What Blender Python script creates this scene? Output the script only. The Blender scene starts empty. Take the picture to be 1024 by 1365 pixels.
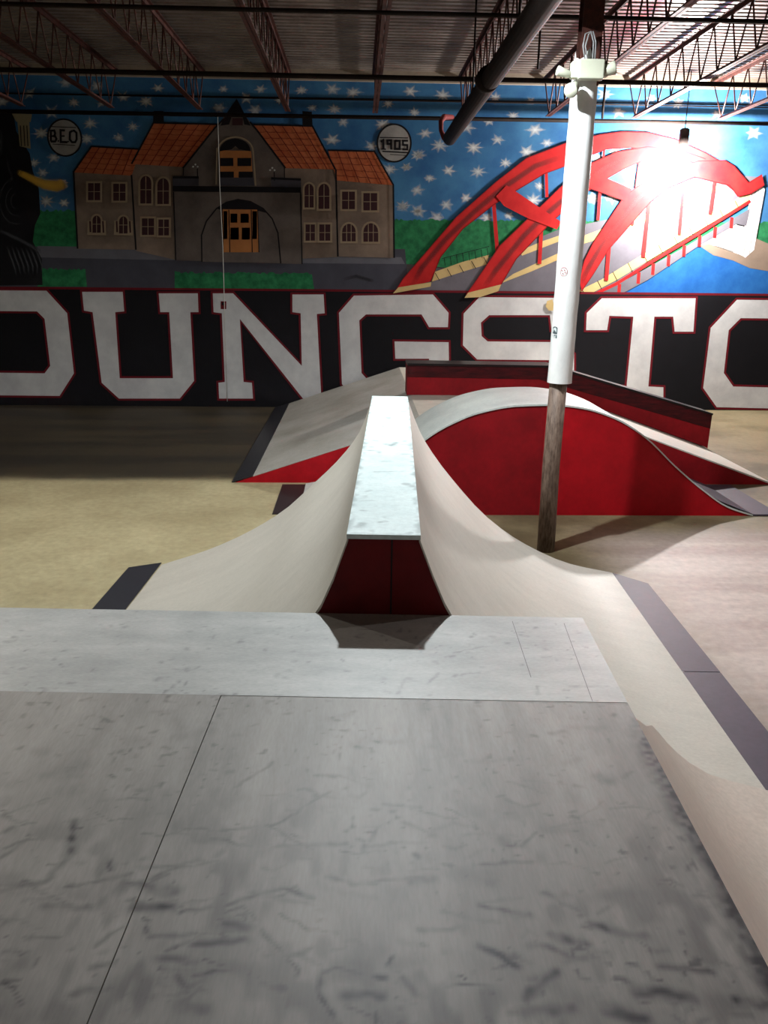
import bpy, math, random
import numpy as np
from mathutils import Vector
from mathutils.geometry import tessellate_polygon
random.seed(5)
S = bpy.context.scene
COL = S.collection

# ------------------------------------------------------------------ camera
F = 1065.0; PITCH = math.atan(327 / F); YAW = math.radians(2.0); ROLL = 0.013; H = 2.52
cd = bpy.data.cameras.new('camera'); cam = bpy.data.objects.new('camera', cd); COL.objects.link(cam)
S.camera = cam
cd.sensor_fit = 'VERTICAL'; cd.sensor_height = 24.0; cd.sensor_width = 18.0
cd.lens = F / 1365 * 24.0; cd.clip_start = 0.05; cd.clip_end = 100
fw = Vector((math.sin(YAW) * math.cos(PITCH), math.cos(YAW) * math.cos(PITCH), -math.sin(PITCH)))
rt = Vector((math.cos(YAW), -math.sin(YAW), 0)); up = rt.cross(fw)
rx = rt * math.cos(ROLL) + up * math.sin(ROLL); uy = up * math.cos(ROLL) - rt * math.sin(ROLL)
from mathutils import Matrix
cam.matrix_world = Matrix(((rx.x, uy.x, -fw.x, 0), (rx.y, uy.y, -fw.y, 0), (rx.z, uy.z, -fw.z, H), (0, 0, 0, 1)))

def ray(x, y):
    a = x - 512; b = y - 682.5
    u = (a * math.cos(ROLL) + b * math.sin(ROLL)) / F; v = (-a * math.sin(ROLL) + b * math.cos(ROLL)) / F
    f = math.cos(PITCH) - v * math.sin(PITCH); d = math.sin(PITCH) + v * math.cos(PITCH)
    return (u * math.cos(YAW) + f * math.sin(YAW), f * math.cos(YAW) - u * math.sin(YAW), -d)
def atz(x, y, z):
    r = ray(x, y); t = (z - H) / r[2]; return (r[0] * t, r[1] * t, z)
def aty(x, y, Y):
    r = ray(x, y); t = Y / r[1]; return (r[0] * t, Y, H + r[2] * t)

# ------------------------------------------------------------------ world, exposure, light levels
S.view_settings.view_transform = 'Standard'; S.view_settings.look = 'None'
S.view_settings.gamma = 1.0; S.view_settings.use_curve_mapping = False
S.view_settings.exposure = 0.0
W = bpy.data.worlds.new('world'); S.world = W; W.use_nodes = True
W.node_tree.nodes['Background'].inputs[0].default_value = (0.75, 0.9, 1.0, 1)
W.node_tree.nodes['Background'].inputs[1].default_value = 0.02
# high-bay lamps, the last three added as unseen fill: (x, y, z of the bulb, watts, colour)
LAMP_WALL = (5.4, 14.33, 4.25, 2300, (1.0, 0.97, 0.93))
LAMP_MID = (0.235, 5.8, 4.74, 980, (0.9, 0.97, 1.0))
FILL_NEAR = (-4.6, 7.4, 4.74, 330, (1.0, 0.93, 0.8))  # unseen fill, added to brighten the left floor and mural
FILL_BACK = (1.0, -5.0, 4.74, 190, (1.0, 0.78, 0.64))  # unseen warm fill, added to lift the shadows on the deck
FILL_SIDE = (6.5, 5.2, 4.74, 300, (1.0, 0.9, 0.86))  # unseen fill, added to brighten the floor on the right

# ------------------------------------------------------------------ helpers
def lin(c):
    return tuple(((v / 255) / 12.92 if v / 255 <= .04045 else ((v / 255 + .055) / 1.055) ** 2.4) for v in c)
_m = {}
def mat(name, rgb, rough=.6, spec=.4, metal=0, var=.12, scale=6, rgb2=None, stretch=(1, 1, 1), bump=0, attr=None, fine=0):
    """painted / wooden / metal surface: base colour broken up with two noises"""
    if name in _m: return _m[name]
    m = bpy.data.materials.new(name); m.use_nodes = True; nt = m.node_tree; N = nt.nodes; L = nt.links
    b = N['Principled BSDF']; b.inputs['Roughness'].default_value = rough; b.inputs['Metallic'].default_value = metal
    b.inputs['Specular IOR Level'].default_value = spec
    c1 = lin(rgb); c2 = lin(rgb2) if rgb2 else tuple(v * (1 - var * 2) for v in c1)
    tc = N.new('ShaderNodeTexCoord'); mp = N.new('ShaderNodeMapping'); mp.inputs['Scale'].default_value = stretch
    L.new(tc.outputs['Object'], mp.inputs[0])
    n = N.new('ShaderNodeTexNoise'); n.inputs['Scale'].default_value = scale; n.inputs['Detail'].default_value = 6
    n.inputs['Roughness'].default_value = .65; L.new(mp.outputs[0], n.inputs['Vector'])
    r = N.new('ShaderNodeValToRGB'); r.color_ramp.elements[0].position = .35; r.color_ramp.elements[1].position = .68
    r.color_ramp.elements[0].color = (*c2, 1); r.color_ramp.elements[1].color = (*c1, 1)
    L.new(n.outputs['Fac'], r.inputs[0]); out = r.outputs[0]
    if fine:
        n2 = N.new('ShaderNodeTexNoise'); n2.inputs['Scale'].default_value = fine; n2.inputs['Detail'].default_value = 4
        L.new(mp.outputs[0], n2.inputs['Vector'])
        mr = N.new('ShaderNodeMapRange'); mr.inputs[1].default_value = .3; mr.inputs[2].default_value = .7
        mr.inputs[3].default_value = .86; mr.inputs[4].default_value = 1.1; L.new(n2.outputs['Fac'], mr.inputs[0]); mr.inputs[3].default_value = .92; mr.inputs[4].default_value = 1.06
        mx = N.new('ShaderNodeMix'); mx.data_type = 'RGBA'; mx.blend_type = 'MULTIPLY'; mx.inputs[0].default_value = 1
        L.new(out, mx.inputs[6]); L.new(mr.outputs[0], mx.inputs[7]); out = mx.outputs[2]
    if attr:   # wheel marks, grime and painted deck shade stored on the surface
        at = N.new('ShaderNodeAttribute'); at.attribute_name = 'grime_shade'
        mx = N.new('ShaderNodeMix'); mx.data_type = 'RGBA'; L.new(at.outputs['Fac'], mx.inputs[0])
        L.new(out, mx.inputs[6]); mx.inputs[7].default_value = (*lin(attr), 1); out = mx.outputs[2]
    L.new(out, b.inputs['Base Color'])
    if bump:
        bp = N.new('ShaderNodeBump'); bp.inputs['Strength'].default_value = bump; bp.inputs['Distance'].default_value = .01
        L.new(n.outputs['Fac'], bp.inputs['Height']); L.new(bp.outputs[0], b.inputs['Normal'])
    _m[name] = m; return m

class MB:
    def __init__(s): s.v = []; s.f = []; s.mi = []; s.mats = []; s.sm = []
    def slot(s, m):
        if m not in s.mats: s.mats.append(m)
        return s.mats.index(m)
    def add(s, vs, fs, m=None, smooth=False):
        k = len(s.v); s.v += [tuple(p) for p in vs]; i = s.slot(m) if m else 0
        for f in fs: s.f.append([k + a for a in f]); s.mi.append(i); s.sm.append(smooth)
        return s
    def box(s, a, b, m=None, T=None):
        x0, y0, z0 = a; x1, y1, z1 = b
        v = [(x0, y0, z0), (x1, y0, z0), (x1, y1, z0), (x0, y1, z0), (x0, y0, z1), (x1, y0, z1), (x1, y1, z1), (x0, y1, z1)]
        if T: v = [T(*p) for p in v]
        return s.add(v, [(0, 3, 2, 1), (4, 5, 6, 7), (0, 1, 5, 4), (1, 2, 6, 5), (2, 3, 7, 6), (3, 0, 4, 7)], m)
    def prism(s, poly, a, b, fn, m=None):
        """poly of (p,q), extruded from a to b; fn(p,q,t) -> point"""
        n = len(poly); v = [fn(p, q, a) for p, q in poly] + [fn(p, q, b) for p, q in poly]
        tri = tessellate_polygon([[Vector((p, q, 0)) for p, q in poly]])
        fs = [tuple(t) for t in tri] + [tuple(n + i for i in reversed(t)) for t in tri] + [(i, (i + 1) % n, n + (i + 1) % n, n + i) for i in range(n)]
        return s.add(v, fs, m)
    def tube(s, pts, r, m=None, seg=12, caps=True):
        pts = [Vector(p) for p in pts]; n = len(pts); rs = r if isinstance(r, (list, tuple)) else [r] * n; k0 = []; u = None
        for i, p in enumerate(pts):
            d = (pts[min(i + 1, n - 1)] - pts[max(i - 1, 0)]).normalized()
            if u is None: u = d.orthogonal().normalized()
            u = (u - d * u.dot(d)).normalized(); w = d.cross(u)
            k0 += [p + (u * math.cos(a) + w * math.sin(a)) * rs[i] for a in [2 * math.pi * j / seg for j in range(seg)]]
        fs = [(i * seg + j, i * seg + (j + 1) % seg, (i + 1) * seg + (j + 1) % seg, (i + 1) * seg + j) for i in range(n - 1) for j in range(seg)]
        if caps: fs += [tuple(reversed(range(seg))), tuple((n - 1) * seg + j for j in range(seg))]
        return s.add(k0, fs, m, True)
    def grid(s, P, m=None, smooth=True):
        """P rows of points"""
        R, C = len(P), len(P[0])
        return s.add([p for row in P for p in row], [(i * C + j, i * C + j + 1, (i + 1) * C + j + 1, (i + 1) * C + j) for i in range(R - 1) for j in range(C - 1)], m, smooth)
    def build(s, name, m=None, parent=None, recalc=False):
        me = bpy.data.meshes.new(name); me.from_pydata(s.v, [], s.f)
        for x in (s.mats if s.mats else [m]): me.materials.append(x)
        me.polygons.foreach_set('material_index', s.mi); me.polygons.foreach_set('use_smooth', s.sm)
        if recalc:
            import bmesh
            bm = bmesh.new(); bm.from_mesh(me); bmesh.ops.recalc_face_normals(bm, faces=bm.faces); bm.to_mesh(me); bm.free()
        me.update(); o = bpy.data.objects.new(name, me); COL.objects.link(o)
        if parent:
            o.parent = parent; o.matrix_parent_inverse = Matrix.Translation(-parent.location) if False else Matrix.Identity(4)
            if parent.type == 'EMPTY' or parent.location.length > 0: o.location = -Vector(world_loc(parent))
        return o
def world_loc(o):
    v = Vector(o.location)
    while o.parent: o = o.parent; v += o.location
    return v
def thing(name, label, cat, loc=(0, 0, 0), group=None):
    o = bpy.data.objects.new(name, None); COL.objects.link(o); o.location = loc; o.empty_display_size = .2
    o['label'] = label; o['category'] = cat
    if group: o['group'] = group
    return o
def tag(o, label, cat, group=None):
    o['label'] = label; o['category'] = cat
    if group: o['group'] = group
    return o
def struct(o, kind='structure'): o['kind'] = kind; return o
def copy_tree(o, parent=None):
    c = o.copy(); COL.objects.link(c); c.parent = parent
    for ch in [x for x in o.children]: copy_tree(ch, c)
    return c

# park frame: the spine and the deck are turned 2.6 degrees to the wall
TH = math.radians(2.6); OX, OY = .104, 2.98
def L2W(r, f, z): return (OX + r * math.cos(TH) + f * math.sin(TH), OY - r * math.sin(TH) + f * math.cos(TH), z)
def W2L(p):
    dx, dy = p[0] - OX, p[1] - OY
    return (dx * math.cos(TH) - dy * math.sin(TH), dx * math.sin(TH) + dy * math.cos(TH))

# ------------------------------------------------------------------ materials
white_ply = mat('worn_white_ply', (194, 188, 177), .45, .35, var=.05, scale=2.5, fine=40, stretch=(1, 3, 1))
ridge_m = mat('ridge_white_paint', (206, 218, 216), .5, .35, rgb2=(188, 203, 202), scale=5, fine=50, attr=(70, 84, 88))
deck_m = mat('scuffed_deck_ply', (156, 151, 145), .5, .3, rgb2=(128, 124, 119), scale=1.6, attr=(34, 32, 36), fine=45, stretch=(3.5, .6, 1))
strip_m = mat('front_strip_ply', (178, 177, 173), .45, .4, rgb2=(154, 154, 151), scale=3, attr=(70, 68, 68), fine=60, stretch=(1, 2.5, 1))
pink_ply = mat('warm_white_ply', (200, 187, 175), .45, .35, var=.05, scale=2.5, fine=40)
brown_ply = mat('bare_brown_ply', (100, 82, 70), .6, .3, var=.12, scale=9, stretch=(1, 4, 1))
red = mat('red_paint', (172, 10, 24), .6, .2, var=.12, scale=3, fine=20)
red_dk = mat('dark_red_paint', (138, 12, 22), .65, .2, var=.16, scale=3, fine=20)  # darker red; on the funbox's right side it stands for shade
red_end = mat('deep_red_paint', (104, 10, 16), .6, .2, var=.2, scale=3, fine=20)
ledge_band_m = mat('blackish_red_paint', (34, 10, 12), .7, .15, rgb2=(74, 14, 18), scale=7, stretch=(.6, 1, 3))
plate_m = mat('dark_steel_plate', (70, 62, 74), .55, .3, metal=.0, var=.1, scale=4, fine=30)
bank_m = mat('grey_bank_ply', (176, 174, 168), .5, .35, rgb2=(148, 144, 134), scale=1.1, fine=30)
black = mat('black_paint', (18, 18, 22), .7, .3)
rust = mat('rusty_steel', (92, 50, 40), .6, .4, metal=.2, rgb2=(52, 30, 26), scale=14)
brown_pole = mat('weathered_brown_paint', (136, 116, 102), .6, .4, rgb2=(78, 60, 50), scale=12, stretch=(4, 4, .8), bump=.3)
sleeve_m = mat('white_wrap', (242, 243, 241), .45, .5, rgb2=(224, 225, 223), scale=5, bump=.5, stretch=(1, 1, .5))
pipe_m = mat('dark_pipe', (38, 27, 24), .7, .15, metal=.0, rgb2=(24, 18, 16), scale=8)
ivory = mat('ivory_plastic', (186, 187, 168), .45, .4, var=.03)
galv = mat('galvanised_deck', (150, 138, 130), .42, .5, metal=.35, rgb2=(112, 98, 92), scale=1.4, fine=20)
beige_trim = mat('beige_ledger', (160, 146, 130), .6, .3, var=.1)
wall_m = mat('block_wall', (90, 90, 92), .8, .2, var=.1)
sidewall_m = mat('side_wall_paint', (88, 84, 80), .8, .2, var=.1)

# concrete: brown base, tan area on the left, darker with black stains beyond it
def concrete():
    m = bpy.data.materials.new('concrete_floor'); m.use_nodes = True; nt = m.node_tree; N = nt.nodes; L = nt.links
    b = N['Principled BSDF']; b.inputs['Roughness'].default_value = .58; b.inputs['Specular IOR Level'].default_value = .35
    tc = N.new('ShaderNodeTexCoord'); sx = N.new('ShaderNodeSeparateXYZ'); L.new(tc.outputs['Object'], sx.inputs[0])
    def noise(sc, det=6, st=(1, 1, 1)):
        mp = N.new('ShaderNodeMapping'); mp.inputs['Scale'].default_value = st; L.new(tc.outputs['Object'], mp.inputs[0])
        n = N.new('ShaderNodeTexNoise'); n.inputs['Scale'].default_value = sc; n.inputs['Detail'].default_value = det
        n.inputs['Roughness'].default_value = .6; L.new(mp.outputs[0], n.inputs['Vector']); return n.outputs['Fac']
    def ma(op, a, c, clamp=False):
        n = N.new('ShaderNodeMath'); n.operation = op; n.use_clamp = clamp
        for i, q in enumerate((a, c)):
            if isinstance(q, (int, float)): n.inputs[i].default_value = q
            else: L.new(q, n.inputs[i])
        return n.outputs[0]
    def rng(v, a, c):
        n = N.new('ShaderNodeMapRange'); n.interpolation_type = 'SMOOTHSTEP'; L.new(v, n.inputs[0]); n.inputs[1].default_value = a; n.inputs[2].default_value = c; return n.outputs[0]
    def mix(f, a, c, mode='MIX'):
        n = N.new('ShaderNodeMix'); n.data_type = 'RGBA'; n.blend_type = mode
        for i, q in ((0, f), (6, a), (7, c)):
            if isinstance(q, (int, float)): n.inputs[i].default_value = q
            elif isinstance(q, tuple): n.inputs[i].default_value = (*q, 1)
            else: L.new(q, n.inputs[i])
        return n.outputs[2]
    n1 = noise(.9, 8); n2 = noise(14, 6); n3 = noise(.8, 5, (.35, 2.2, 1))
    base = mix(rng(n1, .35, .68), lin((86, 76, 54)), lin((130, 118, 90)))
    tan = mix(rng(n1, .3, .7), lin((150, 139, 107)), lin((173, 163, 129)))
    yn = ma('ADD', sx.outputs[1], ma('MULTIPLY', ma('SUBTRACT', n1, .5), .35))
    left = ma('MULTIPLY', rng(yn, 9.75, 9.35), rng(sx.outputs[0], .2, -.6), True)
    pale = mix(rng(n3, .35, .65), lin((166, 148, 140)), lin((190, 176, 168)))
    right = ma('MULTIPLY', rng(sx.outputs[0], 1.9, 2.8), rng(yn, 7.9, 6.9), True)  # lamplit floor beside the roller's shadow, painted in as a paler tone
    c = mix(left, base, tan); c = mix(right, c, pale)
    st = ma('MULTIPLY', rng(n3, .36, .66), ma('MULTIPLY', rng(yn, 9.3, 9.7), rng(sx.outputs[0], -.9, -1.6), True), True)
    
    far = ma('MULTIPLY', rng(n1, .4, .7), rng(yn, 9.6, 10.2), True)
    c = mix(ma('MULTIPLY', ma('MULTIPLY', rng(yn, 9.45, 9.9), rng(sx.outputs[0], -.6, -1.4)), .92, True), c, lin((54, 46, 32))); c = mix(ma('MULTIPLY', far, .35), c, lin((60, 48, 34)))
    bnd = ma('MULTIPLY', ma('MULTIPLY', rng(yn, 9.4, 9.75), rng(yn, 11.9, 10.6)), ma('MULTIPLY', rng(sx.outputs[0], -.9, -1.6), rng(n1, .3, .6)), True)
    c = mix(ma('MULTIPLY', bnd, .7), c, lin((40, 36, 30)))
    c = mix(ma('MULTIPLY', st, .7), c, lin((30, 27, 24)))
    g = N.new('ShaderNodeMapRange'); L.new(n2, g.inputs[0]); g.inputs[1].default_value = .3; g.inputs[2].default_value = .7; g.inputs[3].default_value = .84; g.inputs[4].default_value = 1.1
    c = mix(1.0, c, g.outputs[0], 'MULTIPLY')
    L.new(c, b.inputs['Base Color']); return m
conc = concrete()

# ------------------------------------------------------------------ room shell
WY = 14.85
X0, X1, Y0 = -10.0, 11.5, -6.0; CZ = 5.62
struct(MB().box((X0, Y0, -.1), (X1, WY + .3, 0)).build('floor', conc))
struct(MB().box((X0, WY, 0), (X1, WY + .25, CZ + .1)).build('wall_back', wall_m))
struct(MB().box((X0 - .2, Y0, 0), (X0, WY, CZ + .1)).build('wall_left', sidewall_m))
struct(MB().box((X1, Y0, 0), (X1 + .2, WY, CZ + .1)).build('wall_right', sidewall_m))
struct(MB().box((X0, Y0 - .2, 0), (X1, Y0, CZ + .1)).build('wall_front', sidewall_m))
struct(MB().box((X0, WY - .07, 5.46), (X1, WY, CZ)).build('trim_1', beige_trim))
b = MB(); prof = []
y = Y0
while y < WY:
    prof += [(y, CZ + .04), (y + .045, CZ + .04), (y + .06, CZ), (y + .135, CZ)]; y += .15
b.grid([[(x, p[0], p[1]) for p in prof] for x in (X0, X1)], smooth=False)
b.box((X0, Y0, CZ + .05), (X1, WY, CZ + .1))
struct(b.build('ceiling', galv))

# ------------------------------------------------------------------ mural on the back wall (flat paint)
def px(x, y, lay=0):
    p = aty(x, y, WY); return (p[0], WY - .002 - lay * .0006, p[2])
def cr(ox, oy, s, pts): return [(ox + a / s, oy + c / s) for a, c in pts]
C1 = lambda *p: cr(0, 100, 3.413, p)
C2 = lambda *p: cr(270, 100, 3.413, p)
C3 = lambda *p: cr(520, 100, 3.413, p)
C4 = lambda *p: cr(760, 100, 3.879, p)
CL = lambda *p: cr(90, 150, 6.827, p)
C5 = lambda *p: cr(225, 130, 5.9375, p)
C6 = lambda *p: cr(370, 160, 6.0235, p)
CT = lambda *p: cr(0, 140, 5.4636, p)
C8 = lambda *p: cr(920, 270, 9.846, p)
K7 = lambda *p: cr(0, 370, 2, p)
def paint(name, rgb, var=.1, scale=2.5, **k): return mat('paint_' + name, rgb, .75, .12, var=var, scale=scale, **k)
P = dict(
    sky=paint('sky_blue', (70, 124, 166), rgb2=(46, 92, 140), scale=1.2), star=None,
    green=paint('grass_green', (48, 130, 82), rgb2=(30, 90, 58), scale=7), walk=paint('pavement_grey', (104, 104, 112)), street=paint('street_grey', (72, 72, 82)),
    wall=paint('stone', (138, 120, 106), rgb2=(108, 94, 84), scale=1.8), wall2=paint('stone_dark', (106, 96, 90), rgb2=(82, 74, 72), scale=1.8),
    cream=paint('window_surround', (158, 140, 116)), roof=paint('roof_orange', (190, 108, 70), rgb2=(166, 84, 52), scale=5), roofl=paint('roof_line', (112, 44, 34)),
    dark=paint('black_line', (26, 24, 28)), pane=paint('window_pane', (62, 38, 42)), orange=paint('door_orange', (180, 118, 68)),
    ledge=paint('parapet', (68, 66, 74)), metal=paint('medallion', (168, 166, 162), rgb2=(136, 134, 132)),
    red=paint('bridge_red', (188, 40, 38), rgb2=(164, 26, 30), scale=3), redd=paint('bridge_shade', (128, 20, 24)),
    tan=paint('kerb_tan', (202, 176, 122)), road=paint('asphalt', (108, 104, 112)), water=paint('river_blue', (42, 102, 168), rgb2=(30, 84, 150), scale=3),
    white=paint('letter_white', (204, 204, 204), rgb2=(184, 184, 186), scale=3), edge=paint('letter_edge', (104, 22, 32)), black=paint('band_black', (22, 21, 25)),
    bankb=paint('river_bank', (140, 122, 108)), yel=paint('beam_yellow', (212, 172, 60), rgb2=(190, 140, 56)), train=paint('engine_black', (30, 29, 33), rgb2=(22, 21, 24)), grey=paint('engine_grey', (78, 80, 88)),
    pale=paint('pale_stone', (226, 216, 216)), post=paint('lamp_tan', (150, 140, 112)))
def soft(name, rgb):   # sprayed paint whose coverage fades at its rim
    m = bpy.data.materials.new(name); m.use_nodes = True; nt = m.node_tree; N = nt.nodes; L = nt.links
    b = N['Principled BSDF']; b.inputs['Base Color'].default_value = (*lin(rgb), 1); b.inputs['Roughness'].default_value = .75
    a = N.new('ShaderNodeAttribute'); a.attribute_name = 'cover'
    L.new(a.outputs['Fac'], b.inputs['Alpha']); return m
spray_white = soft('spray_white', (222, 224, 222)); spray_yellow = soft('spray_yellow', (222, 176, 60)); spray_grey = soft('spray_grey', (96, 98, 106))
spray_dark = soft('spray_dark', (30, 26, 30)); spray_cream = soft('spray_cream', (168, 150, 122)); spray_shade = soft('spray_shade', (74, 14, 18))

class Mural(MB):
    def __init__(s, base=0): super().__init__(); s.L = base; s.cover = {}
    def poly(s, pts, m, holes=(), lay=None):
        s.L += 1 if lay is None else 0
        loops = [pts] + list(holes); flat = [p for l in loops for p in l]
        tri = tessellate_polygon([[Vector((p[0], -p[1], 0)) for p in l] for l in loops])
        fs = []
        for t in tri:
            a, c, d = [flat[i] for i in t]; area = (c[0] - a[0]) * (d[1] - a[1]) - (d[0] - a[0]) * (c[1] - a[1])
            fs.append(tuple(t) if area < 0 else tuple(reversed(t)))
        s.add([px(x, y, s.L) for x, y in flat], fs, P[m] if isinstance(m, str) else m)
    def line(s, pts, w, m, closed=False, same=False):
        if not same: s.L += 1
        n = len(pts); q = list(pts); w2 = w / 2; Lf = []; Rt = []
        for i in range(n):
            a = q[(i - 1) % n] if (closed or i) else q[i]; c = q[(i + 1) % n] if (closed or i < n - 1) else q[i]; p = q[i]
            def nrm(u, v):
                dx, dy = v[0] - u[0], v[1] - u[1]; l = math.hypot(dx, dy) or 1; return (-dy / l, dx / l)
            n1 = nrm(a, p) if a != p else nrm(p, c); n2 = nrm(p, c) if c != p else n1
            mx, my = n1[0] + n2[0], n1[1] + n2[1]; l = math.hypot(mx, my) or 1; mx /= l; my /= l
            k = w2 / max(.45, mx * n1[0] + my * n1[1]); Lf.append((p[0] + mx * k, p[1] + my * k)); Rt.append((p[0] - mx * k, p[1] - my * k))
        vs = [px(*p, s.L) for p in Lf] + [px(*p, s.L) for p in Rt]
        fs = [(i, (i + 1) % n, n + (i + 1) % n, n + i) for i in range(n if closed else n - 1)]
        s.add(vs, fs, P[m] if isinstance(m, str) else m)
    def fan(s, c, rim, m, strength=1.0, same=True):
        if not same: s.L += 1
        k = len(s.v); n = len(rim); mid = [(c[0] * .5 + p[0] * .5, c[1] * .5 + p[1] * .5) for p in rim]
        s.add([px(*c, s.L)] + [px(*p, s.L) for p in mid] + [px(*p, s.L) for p in rim],
              [(0, 1 + i, 1 + (i + 1) % n) for i in range(n)] + [(1 + i, 1 + n + i, 1 + n + (i + 1) % n, 1 + (i + 1) % n) for i in range(n)], m)
        s.cover[k] = strength
        for i in range(n): s.cover[k + 1 + i] = strength * .5; s.cover[k + 1 + n + i] = 0
    def spray(s, pts, w, m, strength=.8):   # soft stroke
        s.L += 1; n = len(pts); k = len(s.v); rows = []
        for i in range(n):
            a = pts[max(i - 1, 0)]; c = pts[min(i + 1, n - 1)]; dx, dy = c[0] - a[0], c[1] - a[1]; l = math.hypot(dx, dy) or 1
            nx, ny = -dy / l, dx / l
            ww = w[i] if isinstance(w, (list, tuple)) else w
            for t, cv in ((-1, 0), (-.45, .85), (0, 1), (.45, .85), (1, 0)):
                rows.append(px(pts[i][0] + nx * ww * t / 2, pts[i][1] + ny * ww * t / 2, s.L))
                s.cover[len(rows) - 1 + k] = strength * cv * (0 if i in (0, n - 1) else 1)
        s.add(rows, [(i * 5 + j, i * 5 + j + 1, i * 5 + j + 6, i * 5 + j + 5) for i in range(n - 1) for j in range(4)], m)
    def build(s, name, parent):
        o = super().build(name, None, parent)
        if s.cover:
            a = o.data.attributes.new('cover', 'FLOAT', 'POINT'); arr = np.ones(len(s.v), dtype=np.float32)
            for i, v in s.cover.items(): arr[i] = v
            a.data.foreach_set('value', arr)
        return o

mural = thing('wall_mural', 'large painted mural covering the whole back wall, town scene above white block lettering', 'mural', (0, WY, 0))
# sky
m = Mural(0); m.poly([(-420, 60), (1500, 90), (1500, 330), (-420, 330)], 'sky')
stars = C1((300, 35), (440, 50), (135, 85), (335, 125), (465, 130), (560, 100), (665, 120), (720, 60), (10, 120), (235, 170), (410, 220), (605, 235), (540, 285), (190, 265), (395, 290), (245, 375), (155, 400), (195, 445), (290, 490), (210, 575), (292, 582))
stars += C2((95, 65), (265, 65), (200, 105), (75, 150), (240, 160), (350, 115), (450, 70), (590, 65), (685, 80), (500, 150), (600, 155), (640, 215), (590, 295), (770, 325), (820, 225), (945, 75), (845, 130), (965, 170), (985, 365), (930, 420), (850, 430), (975, 525), (910, 600), (980, 620))
stars += C3((240, 95), (640, 120), (350, 240), (490, 295), (660, 250), (715, 310), (620, 350), (525, 400), (125, 365), (75, 420), (265, 435), (180, 470), (60, 595), (125, 620), (255, 590), (215, 650), (160, 265), (560, 185), (680, 505), (650, 570), (540, 640), (440, 650), (480, 105), (225, 320), (380, 330), (400, 440), (345, 560), (450, 210))
stars += C4((180, 100), (250, 190), (215, 630), (120, 640), (140, 430), (230, 400), (300, 500), (420, 120), (560, 150), (950, 300), (900, 120), (760, 200))
random.seed(2)
m.L = 2
for i in range(46):
    x = random.choice([random.uniform(-400, -15), random.uniform(1040, 1480)]); stars.append((x, random.uniform(110, 300)))
for c in stars:
    R = random.uniform(7.5, 11.5); rim = []
    n = random.choice((6, 8)); a0 = random.uniform(-.15, .15)
    for j in range(2 * n):
        a = a0 + math.pi * j / n; rr = R * (random.uniform(.8, 1.35) if j % 2 == 0 else random.uniform(.55, .7)); rim.append((c[0] + rr * math.cos(a) * 1.2, c[1] + rr * math.sin(a) * .9))
    m.fan(c, rim, spray_white, random.uniform(.7, 1))
m.line([(-400, 118), (1500, 148)], 2, 'dark')
m.build('painted_sky', mural)
# meadow, street, grass
m = Mural(3); rnd = random.Random(4)
def ragged(x0, x1, y0, y1, step=3): return [(x0 + i * step, y0 + (y1 - y0) * i * step / (x1 - x0) + rnd.uniform(-2, 1.5)) for i in range(int((x1 - x0) / step) + 1)]
m.poly(ragged(-420, 106, 276, 281) + [(106, 332), (-420, 330)], 'green')
m.poly(ragged(520, 1500, 293, 300) + [(1500, 396), (1024, 396), (520, 350)], 'green')
m.build('painted_meadow', mural)
m = Mural(6); m.poly([(-420, 326), (540, 332), (545, 388), (-420, 384)], 'street')
m.poly([(50, 328), (320, 332), (535, 343), (540, 352), (420, 351), (235, 347), (50, 343)], 'walk')
m.poly(ragged(54, 116, 358, 360) + [(116, 382), (50, 382)], 'green')
m.poly(ragged(233, 416, 363, 365) + [(419, 386), (233, 385)], 'green')
m.spray([(455, 374), (475, 368), (492, 373), (500, 374)], 6, spray_dark, .6)
m.build('painted_street', mural)
# station building
m = Mural(12)
def win(mm, pts, arched=False, bars=2):
    (x0, y0), (x1, y1) = pts
    w = x1 - x0; cx = (x0 + x1) / 2
    def shape(g):
        if not arched: return [(x0 - g, y0 - g), (x1 + g, y0 - g), (x1 + g, y1 + g), (x0 - g, y1 + g)]
        top = [(cx - (w / 2 + g) * math.cos(a), y0 + w * .6 - (w * .6 + g) * math.sin(a)) for a in [math.pi * i / 8 for i in range(9)]]
        return top + [(x1 + g, y1 + g), (x0 - g, y1 + g)]
    mm.poly(shape(2.6), 'cream'); mm.poly(shape(0), 'pane')
    for k in range(1, bars): mm.line([(x0 + w * k / bars, y0 + (0 if not arched else 1)), (x0 + w * k / bars, y1)], .9, 'cream', same=k > 1)
    mm.line([(x0, (y0 + y1) / 2), (x1, (y0 + y1) / 2)], .7, 'cream')
m.poly(C1((335, 440), (600, 448), (620, 795), (355, 790)), 'wall')
m.poly(C1((600, 395), (862, 412), (862, 470), (790, 490), (797, 840), (620, 800)), 'wall')
m.poly(C2((330, 415), (607, 425), (616, 828), (455, 835), (447, 490), (330, 480)), 'wall')
m.poly(C2((608, 478), (868, 498), (872, 832), (616, 826)), 'wall')
m.poly(C1((335, 443), (418, 325), (640, 338), (600, 458)), 'roof'); m.poly(C1((598, 405), (700, 218), (1010, 228), (850, 420)), 'roof')
m.poly(C2((225, 228), (500, 235), (605, 430), (378, 424)), 'roof'); m.poly(C2((572, 345), (782, 350), (866, 502), (612, 480)), 'roof')
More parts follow.
